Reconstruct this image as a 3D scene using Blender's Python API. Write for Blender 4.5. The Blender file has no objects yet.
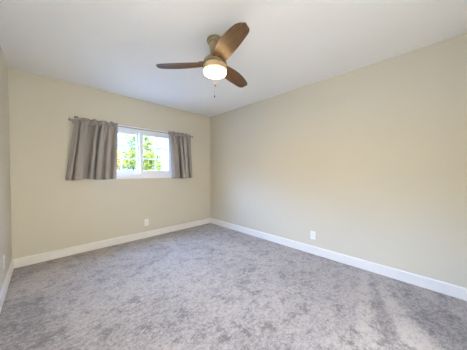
import bpy, bmesh, math, random
from mathutils import Vector, Matrix, noise as mnoise

SC = bpy.context.scene
COL = SC.collection
PI = math.pi
R = math.radians

# ------------------------------------------------------------------ camera
# world: back wall is y=0, right wall is x=0, floor is z=0
cam_d = bpy.data.cameras.new('camera')
cam_d.sensor_fit = 'HORIZONTAL'
cam_d.sensor_width = 36.0
cam_d.lens = 194.4 / 467.0 * 36.0
cam_d.clip_start = 0.02
cam = bpy.data.objects.new('camera', cam_d)
COL.objects.link(cam)
yaw, pitch, roll = R(44.40), R(-0.99), R(-0.078)
fw = Vector((math.sin(yaw) * math.cos(pitch), math.cos(yaw) * math.cos(pitch), math.sin(pitch)))
rt = Vector((math.cos(yaw), -math.sin(yaw), 0))
up = rt.cross(fw)
r2 = rt * math.cos(roll) + up * math.sin(roll)
u2 = -rt * math.sin(roll) + up * math.cos(roll)
cam.matrix_world = Matrix(((r2.x, u2.x, -fw.x, -2.764), (r2.y, u2.y, -fw.y, -3.588),
                           (r2.z, u2.z, -fw.z, 1.184), (0, 0, 0, 1)))
SC.camera = cam

# ------------------------------------------------------------------ sky, sun, daylight, exposure
SKY_LOW, SKY_HIGH = 3.7, 74.0
SUN = 16.0
LAMP = 40.0
LED = 8.5
FILL = 385.0
LAMP_COL = (1.0, 0.66, 0.33)
LED_COL = (1.0, 0.76, 0.42)
FILL_COL = (0.93, 0.97, 0.92)
SKY_COL = (0.31, 0.52, 1.0)
EXPOSURE = 0.0

world = bpy.data.worlds.new('sky')
SC.world = world
world.use_nodes = True
nt = world.node_tree
nt.nodes.clear()
w_out = nt.nodes.new('ShaderNodeOutputWorld')
w_bg = nt.nodes.new('ShaderNodeBackground')
w_tc = nt.nodes.new('ShaderNodeTexCoord')
w_sep = nt.nodes.new('ShaderNodeSeparateXYZ')
w_mr = nt.nodes.new('ShaderNodeMapRange')
w_mr.interpolation_type = 'SMOOTHSTEP'
w_mr.inputs['From Min'].default_value = 0.13
w_mr.inputs['From Max'].default_value = 0.40
w_mr.inputs['To Min'].default_value = SKY_LOW
w_mr.inputs['To Max'].default_value = SKY_HIGH
w_cr = nt.nodes.new('ShaderNodeValToRGB')
w_cr.color_ramp.elements[0].position = 0.0
w_cr.color_ramp.elements[0].color = (*SKY_COL, 1)
w_cr.color_ramp.elements[1].position = 0.5
w_cr.color_ramp.elements[1].color = (*SKY_COL, 1)
nt.links.new(w_tc.outputs['Generated'], w_sep.inputs[0])
nt.links.new(w_sep.outputs['Z'], w_mr.inputs['Value'])
nt.links.new(w_sep.outputs['Z'], w_cr.inputs[0])
nt.links.new(w_cr.outputs[0], w_bg.inputs['Color'])
nt.links.new(w_mr.outputs[0], w_bg.inputs['Strength'])
nt.links.new(w_bg.outputs[0], w_out.inputs[0])


def add_light(name, kind, loc, energy, color):
    l = bpy.data.lights.new(name, kind)
    l.energy = energy
    l.color = color
    o = bpy.data.objects.new(name, l)
    o.location = loc
    COL.objects.link(o)
    return o


sun = add_light('sun', 'SUN', (0, -6, 8), SUN, (1.0, 0.95, 0.86))
sun.rotation_euler = (R(52), 0, R(22))
sun.data.angle = R(0.6)
# sampling portals in the window openings (they emit nothing themselves)
for ploc, prot, pw in (((-1.53, 0.135, 1.522), (R(-90), 0, 0), 1.2), ((-3.05 - 0.135, -3.35, 1.522), (R(-90), 0, R(90)), 0.8)):
    portal = add_light('window_portal', 'AREA', ploc, 1.0, (1, 1, 1))
    portal.data.shape = 'RECTANGLE'
    portal.data.size, portal.data.size_y = pw, 0.88
    portal.rotation_euler = prot
    portal.data.cycles.is_portal = True
# added fill light, unseen beyond the added doorway behind the camera
fill = add_light('fill_light', 'AREA', (-2.4, -4.60, 2.40), FILL, FILL_COL)
fill.data.shape = 'RECTANGLE'
fill.data.size, fill.data.size_y = 0.6, 0.2

vs = SC.view_settings
vs.view_transform = 'Standard'
vs.look = 'None'
vs.exposure = EXPOSURE
vs.gamma = 1.0
vs.use_curve_mapping = False
SC.cycles.use_denoising = True
SC.cycles.max_bounces = 12
SC.cycles.diffuse_bounces = 8
SC.cycles.transparent_max_bounces = 24
SC.cycles.caustics_reflective = False
SC.cycles.caustics_refractive = False


# ------------------------------------------------------------------ materials
def new_mat(name):
    m = bpy.data.materials.new(name)
    m.use_nodes = True
    n = m.node_tree
    b = n.nodes.get('Principled BSDF')
    return m, n, b


def plain(name, col, rough=0.5, metal=0.0, nscale=0, namp=0.0, bump=0.0, bdist=0.002):
    m, n, b = new_mat(name)
    b.inputs['Base Color'].default_value = (*col, 1)
    b.inputs['Roughness'].default_value = rough
    b.inputs['Metallic'].default_value = metal
    if nscale:
        tc = n.nodes.new('ShaderNodeTexCoord')
        no = n.nodes.new('ShaderNodeTexNoise')
        no.inputs['Scale'].default_value = nscale
        no.inputs['Detail'].default_value = 4
        n.links.new(tc.outputs['Object'], no.inputs['Vector'])
        if namp:
            cr = n.nodes.new('ShaderNodeValToRGB')
            cr.color_ramp.elements[0].position = 0.3
            cr.color_ramp.elements[1].position = 0.7
            cr.color_ramp.elements[0].color = (*[c * (1 - namp) for c in col], 1)
            cr.color_ramp.elements[1].color = (*[min(1, c * (1 + namp)) for c in col], 1)
            n.links.new(no.outputs['Fac'], cr.inputs[0])
            n.links.new(cr.outputs[0], b.inputs['Base Color'])
        if bump:
            bp = n.nodes.new('ShaderNodeBump')
            bp.inputs['Strength'].default_value = bump
            bp.inputs['Distance'].default_value = bdist
            n.links.new(no.outputs['Fac'], bp.inputs['Height'])
            n.links.new(bp.outputs[0], b.inputs['Normal'])
    return m


M = {}
M['wall'] = plain('wall_paint', (0.63, 0.585, 0.485), 0.6, nscale=160, namp=0.012, bump=0.08)
M['ceiling'] = plain('ceiling_paint', (0.90, 0.90, 0.895), 0.8, nscale=120, namp=0.01, bump=0.08)
M['trim'] = plain('white_trim_paint', (0.82, 0.80, 0.77), 0.35, nscale=30, namp=0.01)
M['vinyl'] = plain('white_vinyl', (0.86, 0.86, 0.86), 0.35, nscale=30, namp=0.01)
M['plate'] = plain('outlet_plastic', (0.84, 0.83, 0.80), 0.3, nscale=40, namp=0.01)
M['slot'] = plain('outlet_slot', (0.05, 0.045, 0.04), 0.5, nscale=40, namp=0.05)
M['screw'] = plain('screw_metal', (0.6, 0.58, 0.55), 0.3, 1.0, nscale=40, namp=0.05)
M['rod'] = plain('rod_nickel', (0.40, 0.38, 0.35), 0.32, 1.0, nscale=60, namp=0.08)
M['brass'] = plain('brushed_bronze', (0.34, 0.272, 0.16), 0.42, 0.6, nscale=50, namp=0.08)
M['chain'] = plain('chain_metal', (0.16, 0.14, 0.115), 0.3, 1.0, nscale=60, namp=0.05)
M['fob'] = plain('fob_wood', (0.022, 0.016, 0.012), 0.9, nscale=50, namp=0.2)
M['fob'].node_tree.nodes['Principled BSDF'].inputs['Specular IOR Level'].default_value = 0.05
M['ring'] = plain('lamplit_bronze', (0.60, 0.45, 0.26), 0.4, 0.4, nscale=50, namp=0.06)  # the fan's bronze made lighter, lamp glow painted into its colour
M['bark'] = plain('bark', (0.11, 0.08, 0.055), 0.9, nscale=14, namp=0.35, bump=0.5, bdist=0.02)
M['ground'] = plain('garden_ground', (0.15, 0.15, 0.14), 0.9, nscale=3, namp=0.35)
M['hill'] = plain('far_hill', (0.030, 0.042, 0.052), 0.95, nscale=0.12, namp=0.2)


def carpet_material():
    m, n, b = new_mat('plush_carpet')
    N, L = n.nodes, n.links
    tc = N.new('ShaderNodeTexCoord')

    def noise(scale, detail, rough=0.5, dist=0.0, sc=(1, 1, 1), rot=0.0):
        mp = N.new('ShaderNodeMapping')
        mp.inputs['Scale'].default_value = sc
        mp.inputs['Rotation'].default_value = (0, 0, rot)
        L.new(tc.outputs['Object'], mp.inputs[0])
        t = N.new('ShaderNodeTexNoise')
        t.inputs['Scale'].default_value = scale
        t.inputs['Detail'].default_value = detail
        t.inputs['Roughness'].default_value = rough
        t.inputs['Distortion'].default_value = dist
        L.new(mp.outputs[0], t.inputs['Vector'])
        return t.outputs['Fac']

    def math_(op, a, c, d=None):
        x = N.new('ShaderNodeMath')
        x.operation = op
        for i, v in enumerate((a, c, d)):
            if v is None:
                continue
            if isinstance(v, (int, float)):
                x.inputs[i].default_value = v
            else:
                L.new(v, x.inputs[i])
        return x.outputs[0]

    def ramp(v, lo, hi, to0=0.0, to1=1.0):
        x = N.new('ShaderNodeMapRange')
        x.interpolation_type = 'SMOOTHSTEP'
        x.inputs['From Min'].default_value = lo
        x.inputs['From Max'].default_value = hi
        x.inputs['To Min'].default_value = to0
        x.inputs['To Max'].default_value = to1
        L.new(v, x.inputs['Value'])
        return x.outputs[0]
    # pile brushed this way and that: soft patches of two sizes, then tuft grain
    patch = ramp(noise(8, 5, 0.66, 0.2), 0.35, 0.52)
    drift = ramp(noise(1.7, 3, 0.55, 0.4), 0.34, 0.64)
    streak = ramp(noise(15, 4, 0.6, 0.3, (0.8, 1.5, 1), R(30)), 0.38, 0.62)
    grain = noise(36, 3, 0.85)
    fine = noise(110, 2, 0.7)
    sep = N.new('ShaderNodeSeparateXYZ')
    L.new(tc.outputs['Object'], sep.inputs[0])
    wob = math_('MULTIPLY', math_('SUBTRACT', noise(5, 3), 0.5), 0.10)

    def stroke(x0, y0, x1, y1, w0, w1, soft=0.03):
        """1 inside a vacuum-cleaner stroke that runs from point 0 to point 1, widening from w0 to w1"""
        dx, dy = x1 - x0, y1 - y0
        ln = math.hypot(dx, dy)
        dx, dy = dx / ln, dy / ln
        px = math_('SUBTRACT', sep.outputs['X'], x0)
        py = math_('SUBTRACT', sep.outputs['Y'], y0)
        al = math_('ADD', math_('MULTIPLY', px, dx), math_('MULTIPLY', py, dy))
        ac = math_('ADD', math_('SUBTRACT', math_('MULTIPLY', py, dx), math_('MULTIPLY', px, dy)), wob)
        ac = math_('ABSOLUTE', ac, 0)
        half = math_('MULTIPLY_ADD', al, (w1 - w0) / ln, w0)
        ins = ramp(math_('SUBTRACT', ac, half), -soft, soft, 1, 0)
        e0 = ramp(al, -0.03, 0.05)
        e1 = ramp(al, ln - 0.15, ln + 0.15, 1, 0)
        return math_('MULTIPLY', ins, math_('MULTIPLY', e0, e1))
    lite = math_('MAXIMUM', stroke(-0.10, -3.03, -1.15, -3.28, 0.015, 0.07),
                 stroke(-0.25, -3.20, -1.05, -3.62, 0.02, 0.11))
    dark = stroke(-2.90, -0.85, -2.95, -2.0, 0.12, 0.20, 0.02)
    dark2 = stroke(-0.12, -3.13, -1.15, -3.43, 0.03, 0.06)
    dark3 = stroke(-0.12, -3.35, -0.9, -3.95, 0.10, 0.25, 0.08)
    f = math_('ADD', math_('MULTIPLY', patch, 0.46), math_('MULTIPLY', drift, 0.26))
    f = math_('ADD', f, math_('MULTIPLY', streak, 0.22))
    f = math_('ADD', f, math_('MULTIPLY', lite, 0.35))
    f = math_('SUBTRACT', f, math_('MULTIPLY', dark, 0.30))
    f = math_('SUBTRACT', f, math_('MULTIPLY', math_('MAXIMUM', dark2, dark3), 0.30))
    g = math_('ADD', math_('MULTIPLY', grain, 0.65), math_('MULTIPLY', fine, 0.35))
    f = math_('ADD', f, math_('MULTIPLY', math_('SUBTRACT', g, 0.5), 4.2))
    cr = N.new('ShaderNodeValToRGB')
    e = cr.color_ramp.elements
    e[0].position, e[0].color = 0.0, (0.150, 0.134, 0.130, 1)
    e[1].position, e[1].color = 1.0, (0.41, 0.360, 0.333, 1)
    L.new(f, cr.inputs[0])
    L.new(cr.outputs[0], b.inputs['Base Color'])
    b.inputs['Roughness'].default_value = 0.95
    b.inputs['Specular IOR Level'].default_value = 0.1
    b.inputs['Sheen Weight'].default_value = 0.25
    b.inputs['Sheen Roughness'].default_value = 0.6
    hgt = math_('ADD', math_('MULTIPLY', g, 0.6), math_('MULTIPLY', patch, 0.5))
    bp = N.new('ShaderNodeBump')
    bp.inputs['Strength'].default_value = 0.55
    bp.inputs['Distance'].default_value = 0.012
    L.new(hgt, bp.inputs['Height'])
    L.new(bp.outputs[0], b.inputs['Normal'])
    return m


M['carpet'] = carpet_material()


def wood_material():
    m, n, b = new_mat('walnut_blade')
    N, L = n.nodes, n.links
    tc = N.new('ShaderNodeTexCoord')
    mp = N.new('ShaderNodeMapping')
    mp.inputs['Scale'].default_value = (2.5, 26, 26)
    L.new(tc.outputs['Object'], mp.inputs[0])
    no = N.new('ShaderNodeTexNoise')
    no.inputs['Scale'].default_value = 3.0
    no.inputs['Detail'].default_value = 6
    no.inputs['Roughness'].default_value = 0.65
    no.inputs['Distortion'].default_value = 0.6
    L.new(mp.outputs[0], no.inputs['Vector'])
    cr = N.new('ShaderNodeValToRGB')
    e = cr.color_ramp.elements
    e[0].position, e[0].color = 0.32, (0.050, 0.024, 0.008, 1)
    e[1].position, e[1].color = 0.68, (0.175, 0.086, 0.030, 1)
    L.new(no.outputs['Fac'], cr.inputs[0])
    L.new(cr.outputs[0], b.inputs['Base Color'])
    b.inputs['Roughness'].default_value = 0.42
    return m


M['wood'] = wood_material()


def fabric_material():
    m, n, b = new_mat('taupe_curtain_fabric')
    N, L = n.nodes, n.links
    tc = N.new('ShaderNodeTexCoord')
    no = N.new('ShaderNodeTexNoise')
    no.inputs['Scale'].default_value = 260
    no.inputs['Detail'].default_value = 3
    L.new(tc.outputs['Object'], no.inputs['Vector'])
    cr = N.new('ShaderNodeValToRGB')
    e = cr.color_ramp.elements
    e[0].position, e[0].color = 0.3, (0.31, 0.280, 0.262, 1)
    e[1].position, e[1].color = 0.7, (0.36, 0.325, 0.305, 1)
    L.new(no.outputs['Fac'], cr.inputs[0])
    L.new(cr.outputs[0], b.inputs['Base Color'])
    b.inputs['Roughness'].default_value = 0.7
    b.inputs['Sheen Weight'].default_value = 0.05
    b.inputs['Sheen Roughness'].default_value = 0.4
    return m


M['fabric'] = fabric_material()


def leaf_material(name, c0, c1):
    m, n, b = new_mat(name)
    N, L = n.nodes, n.links
    tc = N.new('ShaderNodeTexCoord')
    no = N.new('ShaderNodeTexNoise')
    no.inputs['Scale'].default_value = 4
    no.inputs['Detail'].default_value = 5
    L.new(tc.outputs['Object'], no.inputs['Vector'])
    cr = N.new('ShaderNodeValToRGB')
    e = cr.color_ramp.elements
    e[0].position, e[0].color = 0.35, (*c0, 1)
    e[1].position, e[1].color = 0.65, (*c1, 1)
    L.new(no.outputs['Fac'], cr.inputs[0])
    L.new(cr.outputs[0], b.inputs['Base Color'])
    b.inputs['Roughness'].default_value = 0.5
    tr = N.new('ShaderNodeBsdfTranslucent')
    L.new(cr.outputs[0], tr.inputs['Color'])
    mx = N.new('ShaderNodeMixShader')
    mx.inputs[0].default_value = 0.4
    L.new(b.outputs[0], mx.inputs[1])
    L.new(tr.outputs[0], mx.inputs[2])
    out = [x for x in N if x.type == 'OUTPUT_MATERIAL'][0]
    L.new(mx.outputs[0], out.inputs[0])
    return m


M['leaf'] = leaf_material('leaves_bright', (0.055, 0.070, 0.004), (0.23, 0.20, 0.008))
M['leaf3'] = leaf_material('leaves_yellow', (0.16, 0.09, 0.008), (0.34, 0.22, 0.02))
M['leaf2'] = leaf_material('leaves_olive', (0.06, 0.07, 0.008), (0.18, 0.16, 0.015))


def glass_material():
    m = bpy.data.materials.new('window_glass')
    m.use_nodes = True
    n = m.node_tree
    N, L = n.nodes, n.links
    N.clear()
    out = N.new('ShaderNodeOutputMaterial')
    tr = N.new('ShaderNodeBsdfTransparent')
    tr.inputs['Color'].default_value = (0.97, 0.985, 0.98, 1)
    gl = N.new('ShaderNodeBsdfGlossy')
    gl.inputs['Roughness'].default_value = 0.02
    no = N.new('ShaderNodeTexNoise')
    no.inputs['Scale'].default_value = 3
    mr = N.new('ShaderNodeMapRange')
    mr.inputs['To Min'].default_value = 0.03
    mr.inputs['To Max'].default_value = 0.06
    L.new(no.outputs['Fac'], mr.inputs['Value'])
    mx = N.new('ShaderNodeMixShader')
    L.new(mr.outputs[0], mx.inputs[0])
    L.new(tr.outputs[0], mx.inputs[1])
    L.new(gl.outputs[0], mx.inputs[2])
    L.new(mx.outputs[0], out.inputs[0])
    return m


M['glass'] = glass_material()


def lamp_glass():
    m, n, b = new_mat('frosted_lamp_glass')
    b.inputs['Base Color'].default_value = (0.9, 0.88, 0.83, 1)
    b.inputs['Roughness'].default_value = 0.4
    b.inputs['Emission Color'].default_value = (*LAMP_COL, 1)
    b.inputs['Emission Strength'].default_value = LAMP
    return m


M['lamp'] = lamp_glass()


# ------------------------------------------------------------------ mesh helpers
def add_box(bm, x0, y0, z0, x1, y1, z1, bev=0.0, seg=2):
    t = bmesh.new()
    bmesh.ops.create_cube(t, size=1.0)
    for v in t.verts:
        v.co = Vector(((x0 + x1) / 2 + v.co.x * (x1 - x0), (y0 + y1) / 2 + v.co.y * (y1 - y0),
                       (z0 + z1) / 2 + v.co.z * (z1 - z0)))
    if bev:
        bmesh.ops.bevel(t, geom=t.edges[:], offset=bev, segments=seg, profile=0.5, affect='EDGES')
    me = bpy.data.meshes.new('t')
    t.to_mesh(me)
    t.free()
    bm.from_mesh(me)
    bpy.data.meshes.remove(me)


def add_lathe(bm, prof, seg=48, c=(0, 0, 0), cap0=True, cap1=True):
    """prof: (r, z) rows from top to bottom, spun about z"""
    rings = []
    for r, z in prof:
        if r < 1e-5:
            rings.append([bm.verts.new((c[0], c[1], c[2] + z))])
        else:
            rings.append([bm.verts.new((c[0] + r * math.cos(2 * PI * k / seg), c[1] + r * math.sin(2 * PI * k / seg), c[2] + z))
                          for k in range(seg)])
    for a, b in zip(rings, rings[1:]):
        for k in range(seg):
            q = (k + 1) % seg
            if len(a) == 1 and len(b) == 1:
                break
            if len(a) == 1:
                bm.faces.new((a[0], b[q], b[k]))
            elif len(b) == 1:
                bm.faces.new((a[k], a[q], b[0]))
            else:
                bm.faces.new((a[k], a[q], b[q], b[k]))
    if cap0 and len(rings[0]) > 1:
        bm.faces.new(rings[0])
    if cap1 and len(rings[-1]) > 1:
        bm.faces.new(rings[-1][::-1])


def add_tube(bm, pts, rad, seg=10):
    """tube through points; rad is a number or one per point"""
    n = len(pts)
    rad = [rad] * n if isinstance(rad, (int, float)) else rad
    pts = [Vector(p) for p in pts]
    rings = []
    for i, p in enumerate(pts):
        d = (pts[min(i + 1, n - 1)] - pts[max(i - 1, 0)]).normalized()
        a = Vector((0, 0, 1)) if abs(d.z) < 0.9 else Vector((1, 0, 0))
        e1 = d.cross(a).normalized()
        e2 = d.cross(e1)
        rings.append([bm.verts.new(p + (e1 * math.cos(2 * PI * k / seg) + e2 * math.sin(2 * PI * k / seg)) * rad[i])
                      for k in range(seg)])
    for a, b in zip(rings, rings[1:]):
        for k in range(seg):
            q = (k + 1) % seg
            bm.faces.new((a[k], a[q], b[q], b[k]))
    bm.faces.new(rings[0][::-1])
    bm.faces.new(rings[-1])


def obj(name, bm, mat, parent=None, smooth=False, angle=35):
    bmesh.ops.recalc_face_normals(bm, faces=bm.faces[:])
    me = bpy.data.meshes.new(name)
    bm.to_mesh(me)
    bm.free()
    me.materials.append(mat)
    if smooth:
        for p in me.polygons:
            p.use_smooth = True
        me.set_sharp_from_angle(angle=R(angle))
    o = bpy.data.objects.new(name, me)
    COL.objects.link(o)
    if parent is not None:
        o.parent = parent
    return o


def thing(name, label, cat, loc=(0, 0, 0), rot=(0, 0, 0), group=None):
    o = bpy.data.objects.new(name, None)
    o.empty_display_size = 0.1
    COL.objects.link(o)
    o.location = loc
    o.rotation_euler = rot
    tag(o, label, cat, group)
    return o


def tag(o, label, cat, group=None):
    o['label'] = label
    o['category'] = cat
    if group:
        o['group'] = group
    return o


def copy_tree(o, parent=None):
    c = o.copy()
    COL.objects.link(c)
    if parent is not None:
        c.parent = parent
    for ch in list(o.children):
        copy_tree(ch, c)
    return c


def struct(name, bm, mat, parent=None):
    o = obj(name, bm, mat, parent)
    if parent is None:
        o['kind'] = 'structure'
    return o


# ------------------------------------------------------------------ room shell
W, D, H = 3.05, 4.30, 2.44          # width, depth, ceiling height
T = 0.14                            # wall thickness
WX0, WX1, WZ0, WZ1 = -2.135, -0.925, 1.083, 1.962   # window opening
DX0, DX1, DH = -2.85, -2.0, 2.03   # added doorway behind the camera, lets fill light in

bm = bmesh.new()
add_box(bm, -W - T, -D - T, -0.12, T, T, 0)
struct('floor', bm, M['carpet'])
bm = bmesh.new()
add_box(bm, -W - T, -D - T, H, T, T, H + 0.12)
struct('ceiling', bm, M['ceiling'])
bm = bmesh.new()
add_box(bm, -W - T, 0, 0, WX0, T, H)
add_box(bm, WX1, 0, 0, T, T, H)
add_box(bm, WX0, 0, 0, WX1, T, WZ0)
add_box(bm, WX0, 0, WZ1, WX1, T, H)
struct('wall_back', bm, M['wall'])
bm = bmesh.new()
add_box(bm, 0, -D, 0, T, 0, H)
struct('wall_right', bm, M['wall'])
bm = bmesh.new()
LY0, LY1 = -3.35 - 0.40, -3.35 + 0.40  # opening for the added left-wall window
add_box(bm, -W - T, -D, 0, -W, LY0, H)
add_box(bm, -W - T, LY1, 0, -W, 0, H)
add_box(bm, -W - T, LY0, 0, -W, LY1, WZ0)
add_box(bm, -W - T, LY0, WZ1, -W, LY1, H)
struct('wall_left', bm, M['wall'])
bm = bmesh.new()
add_box(bm, -W - T, -D - T, 0, DX0, -D, H)
add_box(bm, DX1, -D - T, 0, T, -D, H)
add_box(bm, DX0, -D - T, DH, DX1, -D, H)
struct('wall_front', bm, M['wall'])

# added unseen hallway that houses the fill light
bm = bmesh.new()
add_box(bm, -3.2, -5.45, -0.12, -0.9, -D - T, 0)
struct('floor_fill_hallway', bm, M['carpet'])
bm = bmesh.new()
add_box(bm, -3.2, -5.45, H, -0.9, -D - T, H + 0.12)
struct('ceiling_fill_hallway', bm, M['ceiling'])
bm = bmesh.new()
add_box(bm, -3.2, -5.55, 0, -0.9, -5.45, H)
add_box(bm, -3.3, -5.55, 0, -3.2, -D - T, H)
add_box(bm, -0.9, -5.55, 0, -0.8, -D - T, H)
struct('wall_fill_hallway', bm, M['ceiling'])
# casing of the added doorway
bm = bmesh.new()
for x0, x1, z0, z1 in ((DX0 - 0.06, DX0, 0, DH + 0.06), (DX1, DX1 + 0.06, 0, DH + 0.06), (DX0, DX1, DH, DH + 0.06)):
    add_box(bm, x0, -D, z0, x1, -D + 0.014, z1, 0.003)
struct('trim_1', bm, M['trim'])


BB_H, BB_T = 0.112, 0.014


def baseboard(name, p0, p1, inward):
    """profile with an eased top edge swept along the wall foot"""
    prof = [(0, 0), (BB_T, 0), (BB_T, BB_H - 0.012), (BB_T * 0.75, BB_H - 0.004), (BB_T * 0.4, BB_H), (0, BB_H)]
    bm = bmesh.new()
    rows = []
    for p in (p0, p1):
        rows.append([bm.verts.new((p[0] + inward[0] * a, p[1] + inward[1] * a, z)) for a, z in prof])
    n = len(prof)
    for k in range(n):
        bm.faces.new((rows[0][k], rows[0][(k + 1) % n], rows[1][(k + 1) % n], rows[1][k]))
    bm.faces.new(rows[0])
    bm.faces.new(rows[1][::-1])
    return struct(name, bm, M['trim'])


baseboard('baseboard_back', (-W, 0), (0, 0), (0, -1))
baseboard('baseboard_right', (0, -D), (0, -BB_T), (-1, 0))
baseboard('baseboard_left', (-W, -D), (-W, -BB_T), (1, 0))
baseboard('baseboard_front', (DX1 + 0.06, -D), (-BB_T, -D), (0, 1))

# ------------------------------------------------------------------ window
wc = (WX0 + WX1) / 2
hw = (WX1 - WX0) / 2
wh = WZ1 - WZ0


def rect_frame(bm, x0, x1, z0, z1, y0, y1, wl, wr, wb, wt, bev=0.003):
    add_box(bm, x0, y0, z0, x0 + wl, y1, z1, bev)
    add_box(bm, x1 - wr, y0, z0, x1, y1, z1, bev)
    add_box(bm, x0 + wl, y0, z0, x1 - wr, y1, z0 + wb, bev)
    add_box(bm, x0 + wl, y0, z1 - wt, x1 - wr, y1, z1, bev)


def make_window(name, loc, rotz, hw):
    win = bpy.data.objects.new(name, None)
    COL.objects.link(win)
    win.location = loc
    win.rotation_euler = (0, 0, rotz)
    win['kind'] = 'structure'
    bm = bmesh.new()
    rect_frame(bm, -hw, hw, 0, wh, 0.012, 0.125, 0.034, 0.034, 0.066, 0.066, 0.004)
    obj('window_frame', bm, M['vinyl'], win)
    bm = bmesh.new()
    add_box(bm, -hw, -0.012, -0.016, hw, 0.02, 0.004, 0.004)
    obj('window_sill', bm, M['vinyl'], win)
    for side in (-1, 1):
        # two sliding sashes, the one towards the corner of the room runs on the inner track
        x0, x1 = (-hw + 0.034, 0.004) if side < 0 else (-0.004, hw - 0.034)
        y0, y1 = (0.066, 0.100) if side < 0 else (0.028, 0.062)
        z0, z1 = 0.066, wh - 0.066
        bm = bmesh.new()
        rect_frame(bm, x0, x1, z0, z1, y0, y1, 0.050, 0.050, 0.057, 0.067)
        sash = obj('sash', bm, M['vinyl'], win)
        gx0, gx1, gz0, gz1 = x0 + 0.050, x1 - 0.050, z0 + 0.057, z1 - 0.067
        ym = (y0 + y1) / 2
        bm = bmesh.new()
        add_box(bm, (gx0 + gx1) / 2 - 0.009, ym - 0.008, gz0, (gx0 + gx1) / 2 + 0.009, ym + 0.008, gz1, 0.002)
        for k in (1, 2):
            zz = gz0 + (gz1 - gz0) * k / 3
            add_box(bm, gx0, ym - 0.0075, zz - 0.009, gx1, ym + 0.0075, zz + 0.009, 0.002)
        obj('muntin', bm, M['vinyl'], sash)
        bm = bmesh.new()
        add_box(bm, gx0 - 0.004, ym - 0.002, gz0 - 0.004, gx1 + 0.004, ym + 0.002, gz1 + 0.004)
        obj('pane', bm, M['glass'], sash)
    bm = bmesh.new()
    add_box(bm, -0.018, 0.016, 0.40, 0.0, 0.029, 0.47, 0.003)
    obj('window_latch', bm, M['vinyl'], win)
    return win


make_window('window_1', (wc, 0, WZ0), 0, hw)
make_window('window_fill', (-W, -3.35, WZ0), R(90), 0.40)  # added unseen window, brings cool fill daylight onto the right wall


# ------------------------------------------------------------------ curtain rod
ROD_Y, ROD_Z = -0.095, 1.908
rod = thing('curtain_rod', 'thin grey metal curtain rod with small round finials above the window', 'curtain rod', (-1.515, ROD_Y, ROD_Z))
bm = bmesh.new()
add_tube(bm, [(-0.948, 0, 0), (0.948, 0, 0)], 0.0075, 14)
obj('rod', bm, M['rod'], rod, True)
for s in (-1, 1):
    bm = bmesh.new()
    prof = [(0.0, 0.0), (0.010, 0.0), (0.010, 0.008), (0.0065, 0.011), (0.009, 0.014)]
    prof += [(0.020 * math.sin(a), 0.031 - 0.020 * math.cos(a)) for a in [R(35 + 145 * k / 9) for k in range(10)]]
    add_lathe(bm, prof, 20)
    f = obj('finial', bm, M['rod'], rod, True, 50)
    f.location = (s * 0.945, 0, 0)
    f.rotation_euler = (0, s * PI / 2, 0)
for s in (-1, 1):
    bm = bmesh.new()
    add_box(bm, -0.012, -ROD_Y - 0.004, -0.045, 0.012, -ROD_Y, 0.030, 0.002)
    add_tube(bm, [(0, -ROD_Y - 0.003, -0.014), (0, 0.03, -0.014), (0, 0.004, -0.0125)], 0.005, 10)
    pts = [(0, 0.0115 * math.cos(a), 0.0115 * math.sin(a)) for a in [R(-200 + 220 * k / 12) for k in range(13)]]
    add_tube(bm, pts, 0.003, 8)
    b = obj('bracket', bm, M['rod'], rod, True)
    b.location = (s * 0.939, 0, 0)


# ------------------------------------------------------------------ curtains
def fold_curve(pts, u):
    """Catmull-Rom through (u, x, d) rows: x across the panel 0..1, d the distance from the wall"""
    n = len(pts)
    k = 0
    while k < n - 2 and u > pts[k + 1][0]:
        k += 1
    p0, p1, p2, p3 = pts[max(k - 1, 0)], pts[k], pts[k + 1], pts[min(k + 2, n - 1)]
    t = min(1.0, max(0.0, (u - p1[0]) / (p2[0] - p1[0])))
    res = []
    for a in (1, 2):
        m1 = (p2[a] - p0[a]) / max(1e-6, p2[0] - p0[0]) * (p2[0] - p1[0]) * 0.8
        m2 = (p3[a] - p1[a]) / max(1e-6, p3[0] - p1[0]) * (p2[0] - p1[0]) * 0.8
        t2, t3 = t * t, t * t * t
        res.append((2 * t3 - 3 * t2 + 1) * p1[a] + (t3 - 2 * t2 + t) * m1 + (-2 * t3 + 3 * t2) * p2[a] + (t3 - t2) * m2)
    return res


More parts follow.
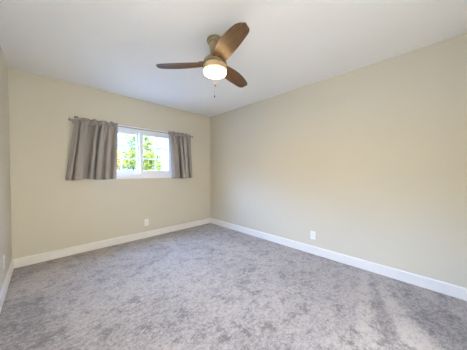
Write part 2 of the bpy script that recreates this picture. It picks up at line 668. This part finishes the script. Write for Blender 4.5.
def make_curtain(label, fold, x0b, x1b, x0t, x1t, zb, seed):
    """fold: (u 0..1, distance from the wall) along the hem"""
    rnd = random.Random(seed)
    cx = (x0t + x1t) / 2
    root = thing('curtain', label, 'curtain', (cx, ROD_Y, ROD_Z), group='short taupe curtains')
    ph = [rnd.uniform(0, 6.28) for _ in range(6)]
    NU, NV = 320, 60

    def pos(u, z):
        v = (z - zb) / (ROD_Z - zb)             # 0 hem .. 1 rod
        vv = min(max(v, 0), 1)
        fx, d = fold_curve(fold, min(1, max(0, u + 0.008 * math.sin(3 * vv + ph[0]) * math.sin(PI * u))))
        fx = fx + (u - fx) * vv ** 4 * 0.6
        x = (x0b + (x1b - x0b) * fx) * (1 - vv) + (x0t + (x1t - x0t) * fx) * vv
        mean = -ROD_Y
        big = (d - mean) * 1.15 * (1.0 - 0.35 * vv ** 2)
        g = vv ** 5
        gather = vv ** 4 * (0.014 * math.sin(u * 46 + ph[1]) + 0.010 * math.sin(u * 83 + ph[2]))
        soft = 0.004 * math.sin(u * 21 + 2.5 * vv + ph[3]) * (1 - g)
        return x, -max(0.012, mean + big + gather + soft), z

    # body of the panel from the hem to the lower stitch line of the rod pocket
    def sheet(zs_fn, nv, name, smooth=True):
        bm = bmesh.new()
        rows = []
        for j in range(nv + 1):
            row = []
            for i in range(NU + 1):
                u = i / NU
                row.append(bm.verts.new(zs_fn(u, j / nv)))
            rows.append(row)
        for a, b in zip(rows, rows[1:]):
            for i in range(NU):
                bm.faces.new((a[i], a[i + 1], b[i + 1], b[i]))
        for v in bm.verts:
            v.co -= Vector((cx, ROD_Y, ROD_Z))
        o = obj(name, bm, M['fabric'], root, True, 80)
        s = o.modifiers.new('solid', 'SOLIDIFY')
        s.thickness = 0.0025
        s.offset = 0
        return o

    ztop = ROD_Z - 0.022

    def body(u, v):
        z = zb + 0.006 * math.sin(u * 9 + ph[4]) * (1 - v) + (ztop - zb) * v
        return pos(u, z)
    sheet(body, NV, 'panel')

    # the pocket: a sleeve that runs round the rod, wrinkled by the gathering
    def pocket(u, v):
        bx, by, _ = pos(u, ztop)
        tx = x0t + (x1t - x0t) * u
        a = PI * 2 * v
        w = max(0.0, 0.5 + 0.45 * math.sin(u * 46 + ph[1]) + 0.35 * math.sin(u * 83 + ph[2]))
        rr = 0.0125 + 0.018 * w
        return (tx + (bx - tx) * 0.5 * (1 - math.cos(a)) * 0, ROD_Y - rr * math.sin(a) + 0.0, ROD_Z - 0.024 * math.cos(a))
    sheet(pocket, 20, 'rod_pocket')

    def head(u, v):
        tx = x0t + (x1t - x0t) * u
        w1 = math.sin(u * 46 + ph[1])
        w2 = math.sin(u * 83 + ph[2])
        fl = v ** 1.2
        y = ROD_Y - 0.002 + fl * (0.018 * w1 + 0.011 * w2)
        z = ROD_Z + 0.020 + v * (0.024 + 0.009 * math.sin(u * 31 + ph[5]) + 0.005 * w2)
        return (tx + 0.004 * fl * math.sin(u * 60 + ph[3]), y, z)
    sheet(head, 10, 'ruffle')
    return root


def unit(pts):
    a, b = pts[0][0], pts[-1][0]
    c = [0.0]
    for p, q in zip(pts, pts[1:]):
        c.append(c[-1] + math.hypot(q[0] - p[0], 0.35 * (q[1] - p[1])))
    return [(k / c[-1], (x - a) / (b - a), d) for k, (x, d) in zip(c, pts)]


left_fold = unit([(-2.540, 0.070), (-2.500, 0.115), (-2.478, 0.110), (-2.482, 0.045), (-2.468, 0.045), (-2.455, 0.130), (-2.410, 0.148), (-2.368, 0.150),
                  (-2.362, 0.120), (-2.385, 0.045), (-2.370, 0.025), (-2.300, 0.025), (-2.276, 0.045), (-2.292, 0.120), (-2.282, 0.150), (-2.250, 0.152),
                  (-2.244, 0.110), (-2.254, 0.040), (-2.215, 0.030), (-2.204, 0.060), (-2.216, 0.120), (-2.196, 0.142), (-2.150, 0.142), (-2.130, 0.085),
                  (-2.112, 0.085), (-2.092, 0.138), (-2.047, 0.142), (-2.025, 0.080), (-2.008, 0.085), (-1.985, 0.130), (-1.945, 0.130)])
make_curtain('short taupe curtain panel on the wider side nearer the left corner of the room', left_fold,
             -2.545, -1.945, -2.443, -1.912, 1.072, 3)
right_fold = unit([(-1.000, 0.105), (-0.960, 0.135), (-0.900, 0.142), (-0.862, 0.145), (-0.855, 0.115), (-0.872, 0.045), (-0.855, 0.028), (-0.800, 0.028),
                   (-0.782, 0.045), (-0.797, 0.115), (-0.785, 0.145), (-0.752, 0.145), (-0.744, 0.110), (-0.752, 0.040), (-0.722, 0.040), (-0.714, 0.060),
                   (-0.722, 0.120), (-0.708, 0.145), (-0.664, 0.145), (-0.657, 0.110), (-0.668, 0.030), (-0.622, 0.025), (-0.608, 0.045), (-0.622, 0.115),
                   (-0.605, 0.138), (-0.560, 0.125), (-0.535, 0.085)])
make_curtain('short taupe curtain panel hanging between the window and the far corner', right_fold,
             -1.000, -0.535, -1.060, -0.588, 1.055, 8)


# ------------------------------------------------------------------ power outlets
def make_outlet(label, loc, rotz):
    """duplex outlet; local -y looks into the room"""
    t = thing('power_outlet', label, 'outlet', loc, (0, 0, rotz), 'white duplex wall outlets')
    bm = bmesh.new()
    add_box(bm, -0.0365, -0.006, -0.059, 0.0365, 0.0, 0.059, 0.0025, 3)
    obj('cover_plate', bm, M['plate'], t)
    for s in (1, -1):
        bm = bmesh.new()
        seg = 24
        ring = []
        for k in range(seg):
            a = 2 * PI * k / seg
            ring.append((0.0172 * math.cos(a), max(-0.0135, min(0.0135, 0.0172 * math.sin(a)))))
        f0 = [bm.verts.new((x, -0.0055, z)) for x, z in ring]
        f1 = [bm.verts.new((x * 0.97, -0.0078, z * 0.97)) for x, z in ring]
        for k in range(seg):
            q = (k + 1) % seg
            bm.faces.new((f0[k], f0[q], f1[q], f1[k]))
        bm.faces.new(f1)
        bm.faces.new(f0[::-1])
        r = obj('receptacle', bm, M['plate'], t)
        r.location = (0, 0, s * 0.0195)
        bm = bmesh.new()
        add_box(bm, -0.0075, -0.0084, -0.002, -0.0053, -0.0074, 0.0065)
        add_box(bm, 0.0053, -0.0084, -0.001, 0.0075, -0.0074, 0.0055)
        add_tube(bm, [(0, -0.0074, -0.0065), (0, -0.0084, -0.0065)], 0.0026, 10)
        obj('slot', bm, M['slot'], r)
    bm = bmesh.new()
    add_lathe(bm, [(0.0, 0.0075), (0.0022, 0.007), (0.003, 0.006), (0.003, 0.005)], 12)
    sc = obj('screw', bm, M['screw'], t, True)
    sc.rotation_euler = (PI / 2, 0, 0)
    return t


make_outlet('white outlet plate low on the window wall below the curtains', (-1.445, 0, 0.275), 0)
make_outlet('white outlet plate on the long bare wall above its baseboard', (0, -2.40, 0.268), PI / 2 * -1)
make_outlet('white outlet plate at the left picture edge, seen edge on', (-W, -0.685, 0.308), PI / 2)

# ------------------------------------------------------------------ ceiling fan
FX, FY = -1.579, -2.128
fan = thing('ceiling_fan', 'flush mount ceiling fan with three walnut blades and a lit lamp', 'ceiling fan', (FX, FY, H))
bm = bmesh.new()
add_lathe(bm, [(0.070, 0.0), (0.076, -0.004), (0.077, -0.017), (0.074, -0.021), (0.066, -0.022), (0.066, -0.036), (0.062, -0.041), (0.056, -0.043)], 56)
obj('canopy', bm, M['brass'], fan, True)
bm = bmesh.new()
add_lathe(bm, [(0.056, -0.042), (0.053, -0.062), (0.048, -0.095), (0.046, -0.130), (0.048, -0.155), (0.056, -0.171)], 56)
obj('neck', bm, M['brass'], fan, True)
bm = bmesh.new()
add_lathe(bm, [(0.056, -0.169), (0.074, -0.172), (0.080, -0.178), (0.096, -0.190), (0.107, -0.206), (0.112, -0.222), (0.113, -0.236)], 64)
obj('motor_housing', bm, M['brass'], fan, True)
bm = bmesh.new()
add_lathe(bm, [(0.100, -0.235), (0.100, -0.250)], 64)
obj('blade_hub', bm, M['brass'], fan, True)
bm = bmesh.new()
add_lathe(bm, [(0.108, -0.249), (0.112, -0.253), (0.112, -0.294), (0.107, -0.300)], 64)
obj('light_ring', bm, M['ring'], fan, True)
bm = bmesh.new()
prof = [(0.103, -0.299), (0.107, -0.302), (0.107, -0.309), (0.104, -0.319), (0.095, -0.326), (0.080, -0.330), (0.06, -0.3325), (0.03, -0.334), (0.0, -0.3345)]
add_lathe(bm, prof, 64)
obj('lamp_shade', bm, M['lamp'], fan, True, 60)


led = add_light('fan_lamp_light', 'AREA', (FX, FY, H - 0.3365), LED, LED_COL)
led.data.shape = 'DISK'
led.data.size = 0.11
led.parent = fan
led.location = (0, 0, -0.3365)


def blade_mesh():
    """blade along +x from the hub; one edge nearly straight, the other bowed; tip rounded square"""
    bm = bmesh.new()
    r0, r1 = 0.095, 0.570
    n, m = 36, 12
    tops, bots = [], []
    for i in range(n + 1):
        t = i / n
        x = r0 + (r1 - r0) * t
        lead = 0.062 + 0.010 * math.sin(PI * t)            # straighter edge
        trail = -(0.062 + 0.030 * math.sin(PI * min(1, t * 1.05)) ** 1.0 - 0.012 * t)
        # rounded tip
        e = (x - (r1 - 0.075)) / 0.075
        if e > 0:
            k = max(0.0, 1 - e ** 3.2) ** 0.55
            mid = (lead + trail) / 2
            lead = mid + (lead - mid) * (0.25 + 0.75 * k) if e < 1 else mid + (lead - mid) * 0.25
            trail = mid + (trail - mid) * (0.25 + 0.75 * k) if e < 1 else mid + (trail - mid) * 0.25
        rt_, rb = [], []
        tw = R(-13 + 5 * t)                                   # pitch, easing to the tip
        for j in range(m + 1):
            w = j / m
            y = trail + (lead - trail) * w
            camber = -0.010 * (2 * w - 1) ** 2 + 0.004
            edge = min(w, 1 - w)
            th = 0.0035 * min(1, 0.25 + edge * 8)
            z = camber - 0.006 * t
            yy = y * math.cos(tw) - z * math.sin(tw)
            zz = y * math.sin(tw) + z * math.cos(tw)
            rt_.append(bm.verts.new((x, yy, zz + th)))
            rb.append(bm.verts.new((x, yy, zz - th)))
        tops.append(rt_)
        bots.append(rb)
    for i in range(n):
        for j in range(m):
            bm.faces.new((tops[i][j], tops[i + 1][j], tops[i + 1][j + 1], tops[i][j + 1]))
            bm.faces.new((bots[i][j], bots[i][j + 1], bots[i + 1][j + 1], bots[i + 1][j]))
        bm.faces.new((tops[i][0], bots[i][0], bots[i + 1][0], tops[i + 1][0]))
        bm.faces.new((tops[i][m], tops[i + 1][m], bots[i + 1][m], bots[i][m]))
    for j in range(m):
        bm.faces.new((tops[0][j], tops[0][j + 1], bots[0][j + 1], bots[0][j]))
        bm.faces.new((tops[n][j], bots[n][j], bots[n][j + 1], tops[n][j + 1]))
    return bm


def iron_mesh():
    """short metal blade iron between the hub and the blade root"""
    bm = bmesh.new()
    add_box(bm, 0.070, -0.030, 0.004, 0.150, 0.030, 0.011, 0.003)
    return bm


blade0 = None
for ang in (12, 132, 252):
    if blade0 is None:
        blade0 = obj('blade', blade_mesh(), M['wood'], fan, True, 50)
        b = blade0
        ir = obj('blade_iron', iron_mesh(), M['brass'], b, True)
    else:
        b = copy_tree(blade0, fan)
    b.location = (0, 0, -0.224)
    b.rotation_euler = (0, 0, R(ang))


def chain(x, y, z0, z1, fob_len):
    bm = bmesh.new()
    k = 0
    z = z0
    add_tube(bm, [(x, y, z0), (x, y, z1)], 0.0005, 6)
    while z > z1:
        t = bmesh.new()
        bmesh.ops.create_icosphere(t, subdivisions=1, radius=0.0009)
        bmesh.ops.translate(t, verts=t.verts[:], vec=(x, y, z))
        me = bpy.data.meshes.new('t')
        t.to_mesh(me)
        t.free()
        bm.from_mesh(me)
        bpy.data.meshes.remove(me)
        z -= 0.0034
    # little elbow out of the ring
    q = Vector((x, y, 0)).normalized() * 0.105
    add_tube(bm, [(q.x, q.y, z0), (x, y, z0), (x, y, z0 - 0.004)], 0.0022, 8)
    c = obj('pull_chain', bm, M['chain'], fan, True)
    bm = bmesh.new()
    f = fob_len
    add_lathe(bm, [(0.0, 0.0), (0.003, -0.001), (0.0045, -0.10 * f / 0.03 * 0.03), (0.0062, -0.6 * f), (0.0055, -0.88 * f), (0.0, -f)], 14,
              (x, y, z1))
    obj('pull_fob', bm, M['fob'], c, True, 60)


dv = Vector((FX + 2.764, FY + 3.588, 0)).normalized()
pv = Vector((dv.y, -dv.x, 0))
p1 = dv * 0.121 + pv * 0.000
p2 = dv * 0.121 - pv * 0.006
chain(p1.x, p1.y, -0.270, -0.365, 0.024)
chain(p2.x, p2.y, -0.270, -0.478, 0.024)

# ------------------------------------------------------------------ outside the window
bm = bmesh.new()
add_box(bm, -60, -60, -0.75, 60, 90, -0.45)
struct('ground_outside', bm, M['ground'])
bm = bmesh.new()
n = 60
top, bot, topb = [], [], []
for i in range(n + 1):
    x = -40 + 150 * i / n
    h = 3.6 + 1.6 * mnoise.noise(Vector((x * 0.05, 3.1, 0))) + 0.5 * mnoise.noise(Vector((x * 0.2, 7.7, 0)))
    top.append(bm.verts.new((x, 86, h)))
    topb.append(bm.verts.new((x, 96, h * 0.7)))
    bot.append(bm.verts.new((x, 78, -0.6)))
for i in range(n):
    bm.faces.new((bot[i], bot[i + 1], top[i + 1], top[i]))
    bm.faces.new((top[i], top[i + 1], topb[i + 1], topb[i]))
hill = struct('hill_outside', bm, M['hill'])


def tree(label, base, trunk_top, blobs, mat, nleaf, lsize, seed):
    """trunk with branches to each foliage clump; leaves are folded two-triangle blades"""
    rnd = random.Random(seed)
    bx, by, bz = base
    root = thing('tree', label, 'tree', base, group='trees outside the window')
    bm = bmesh.new()
    tt = Vector(trunk_top) - Vector(base)
    mid = tt * 0.5 + Vector((0.05, 0.03, 0))
    add_tube(bm, [(0, 0, -0.05), mid, tt], [0.07, 0.055, 0.035], 10)
    for (x, y, z, r) in blobs:
        e = Vector((x, y, z)) - Vector(base)
        s = mid.lerp(tt, rnd.uniform(0.2, 0.95))
        m_ = s.lerp(e, 0.5) + Vector((0, 0, -0.06))
        add_tube(bm, [s, m_, e], [0.026, 0.018, 0.008], 7)
    obj('trunk', bm, M['bark'], root, True)
    bm = bmesh.new()
    tot = sum(b[3] ** 2 for b in blobs)
    for (x, y, z, r) in blobs:
        c = Vector((x, y, z)) - Vector(base)
        for k in range(int(nleaf * r * r / tot)):
            d = Vector((rnd.gauss(0, 1), rnd.gauss(0, 1), rnd.gauss(0, 1))).normalized()
            p = c + d * (r * rnd.uniform(0.15, 1.0) ** 0.5)
            ax = Vector((rnd.gauss(0, 1), rnd.gauss(0, 1), rnd.gauss(0, 0.6) - 0.4)).normalized()
            sd = ax.cross(Vector((rnd.gauss(0, 1), rnd.gauss(0, 1), rnd.gauss(0, 1)))).normalized()
            nr = ax.cross(sd)
            ls = lsize * rnd.uniform(0.7, 1.3)
            a = bm.verts.new(p)
            b = bm.verts.new(p + ax * ls * 0.5 + sd * ls * 0.24 + nr * ls * 0.06)
            t_ = bm.verts.new(p + ax * ls)
            d_ = bm.verts.new(p + ax * ls * 0.5 - sd * ls * 0.24 + nr * ls * 0.06)
            bm.faces.new((a, b, t_))
            bm.faces.new((a, t_, d_))
    me_o = obj('foliage', bm, mat, root)
    return root


tree('leafy tree seen through the sash nearer the wide curtain', (0.76, 7.85, -0.45), (0.7, 7.75, 2.1),
     [(0.44, 7.58, 1.92, 0.44), (0.86, 7.71, 2.31, 0.39), (0.67, 7.58, 2.96, 0.31), (0.18, 7.84, 1.40, 0.39), (0.89, 7.58, 1.53, 0.36),
      (-0.15, 7.71, 2.11, 0.29), (1.09, 7.84, 3.41, 0.29)],
     M['leaf'], 1500, 0.16, 11)
tree('bright yellow green tree filling the middle of the window', (0.55, 5.0, -0.45), (0.6, 5.0, 1.9),
     [(0.50, 5.0, 2.30, 0.26), (0.42, 4.9, 1.85, 0.28), (0.62, 5.0, 1.45, 0.34), (0.72, 5.1, 1.9, 0.20), (0.45, 5.1, 2.7, 0.18), (0.3, 5.0, 1.4, 0.2),
      (0.95, 5.0, 1.40, 0.17), (0.92, 5.1, 1.75, 0.15)],
     M['leaf'], 1700, 0.12, 5)
tree('paler olive tree standing further off beyond the bright ones', (3.1, 12.0, -0.45), (3.2, 12.0, 2.2),
     [(3.14, 11.99, 2.39, 0.71), (3.80, 11.75, 1.80, 0.54), (2.31, 12.11, 2.04, 0.65), (3.02, 11.99, 3.35, 0.48), (1.24, 11.87, 1.80, 0.59)],
     M['leaf2'], 1500, 0.16, 21)
tree('small yellowing tree showing beside the wide curtain edge', (-0.50, 6.0, -0.45), (-0.48, 6.0, 1.5),
     [(-0.47, 6.0, 1.95, 0.22), (-0.40, 6.0, 1.60, 0.24), (-0.62, 6.0, 2.25, 0.16), (-0.75, 6.0, 1.5, 0.25)],
     M['leaf3'], 700, 0.10, 31)
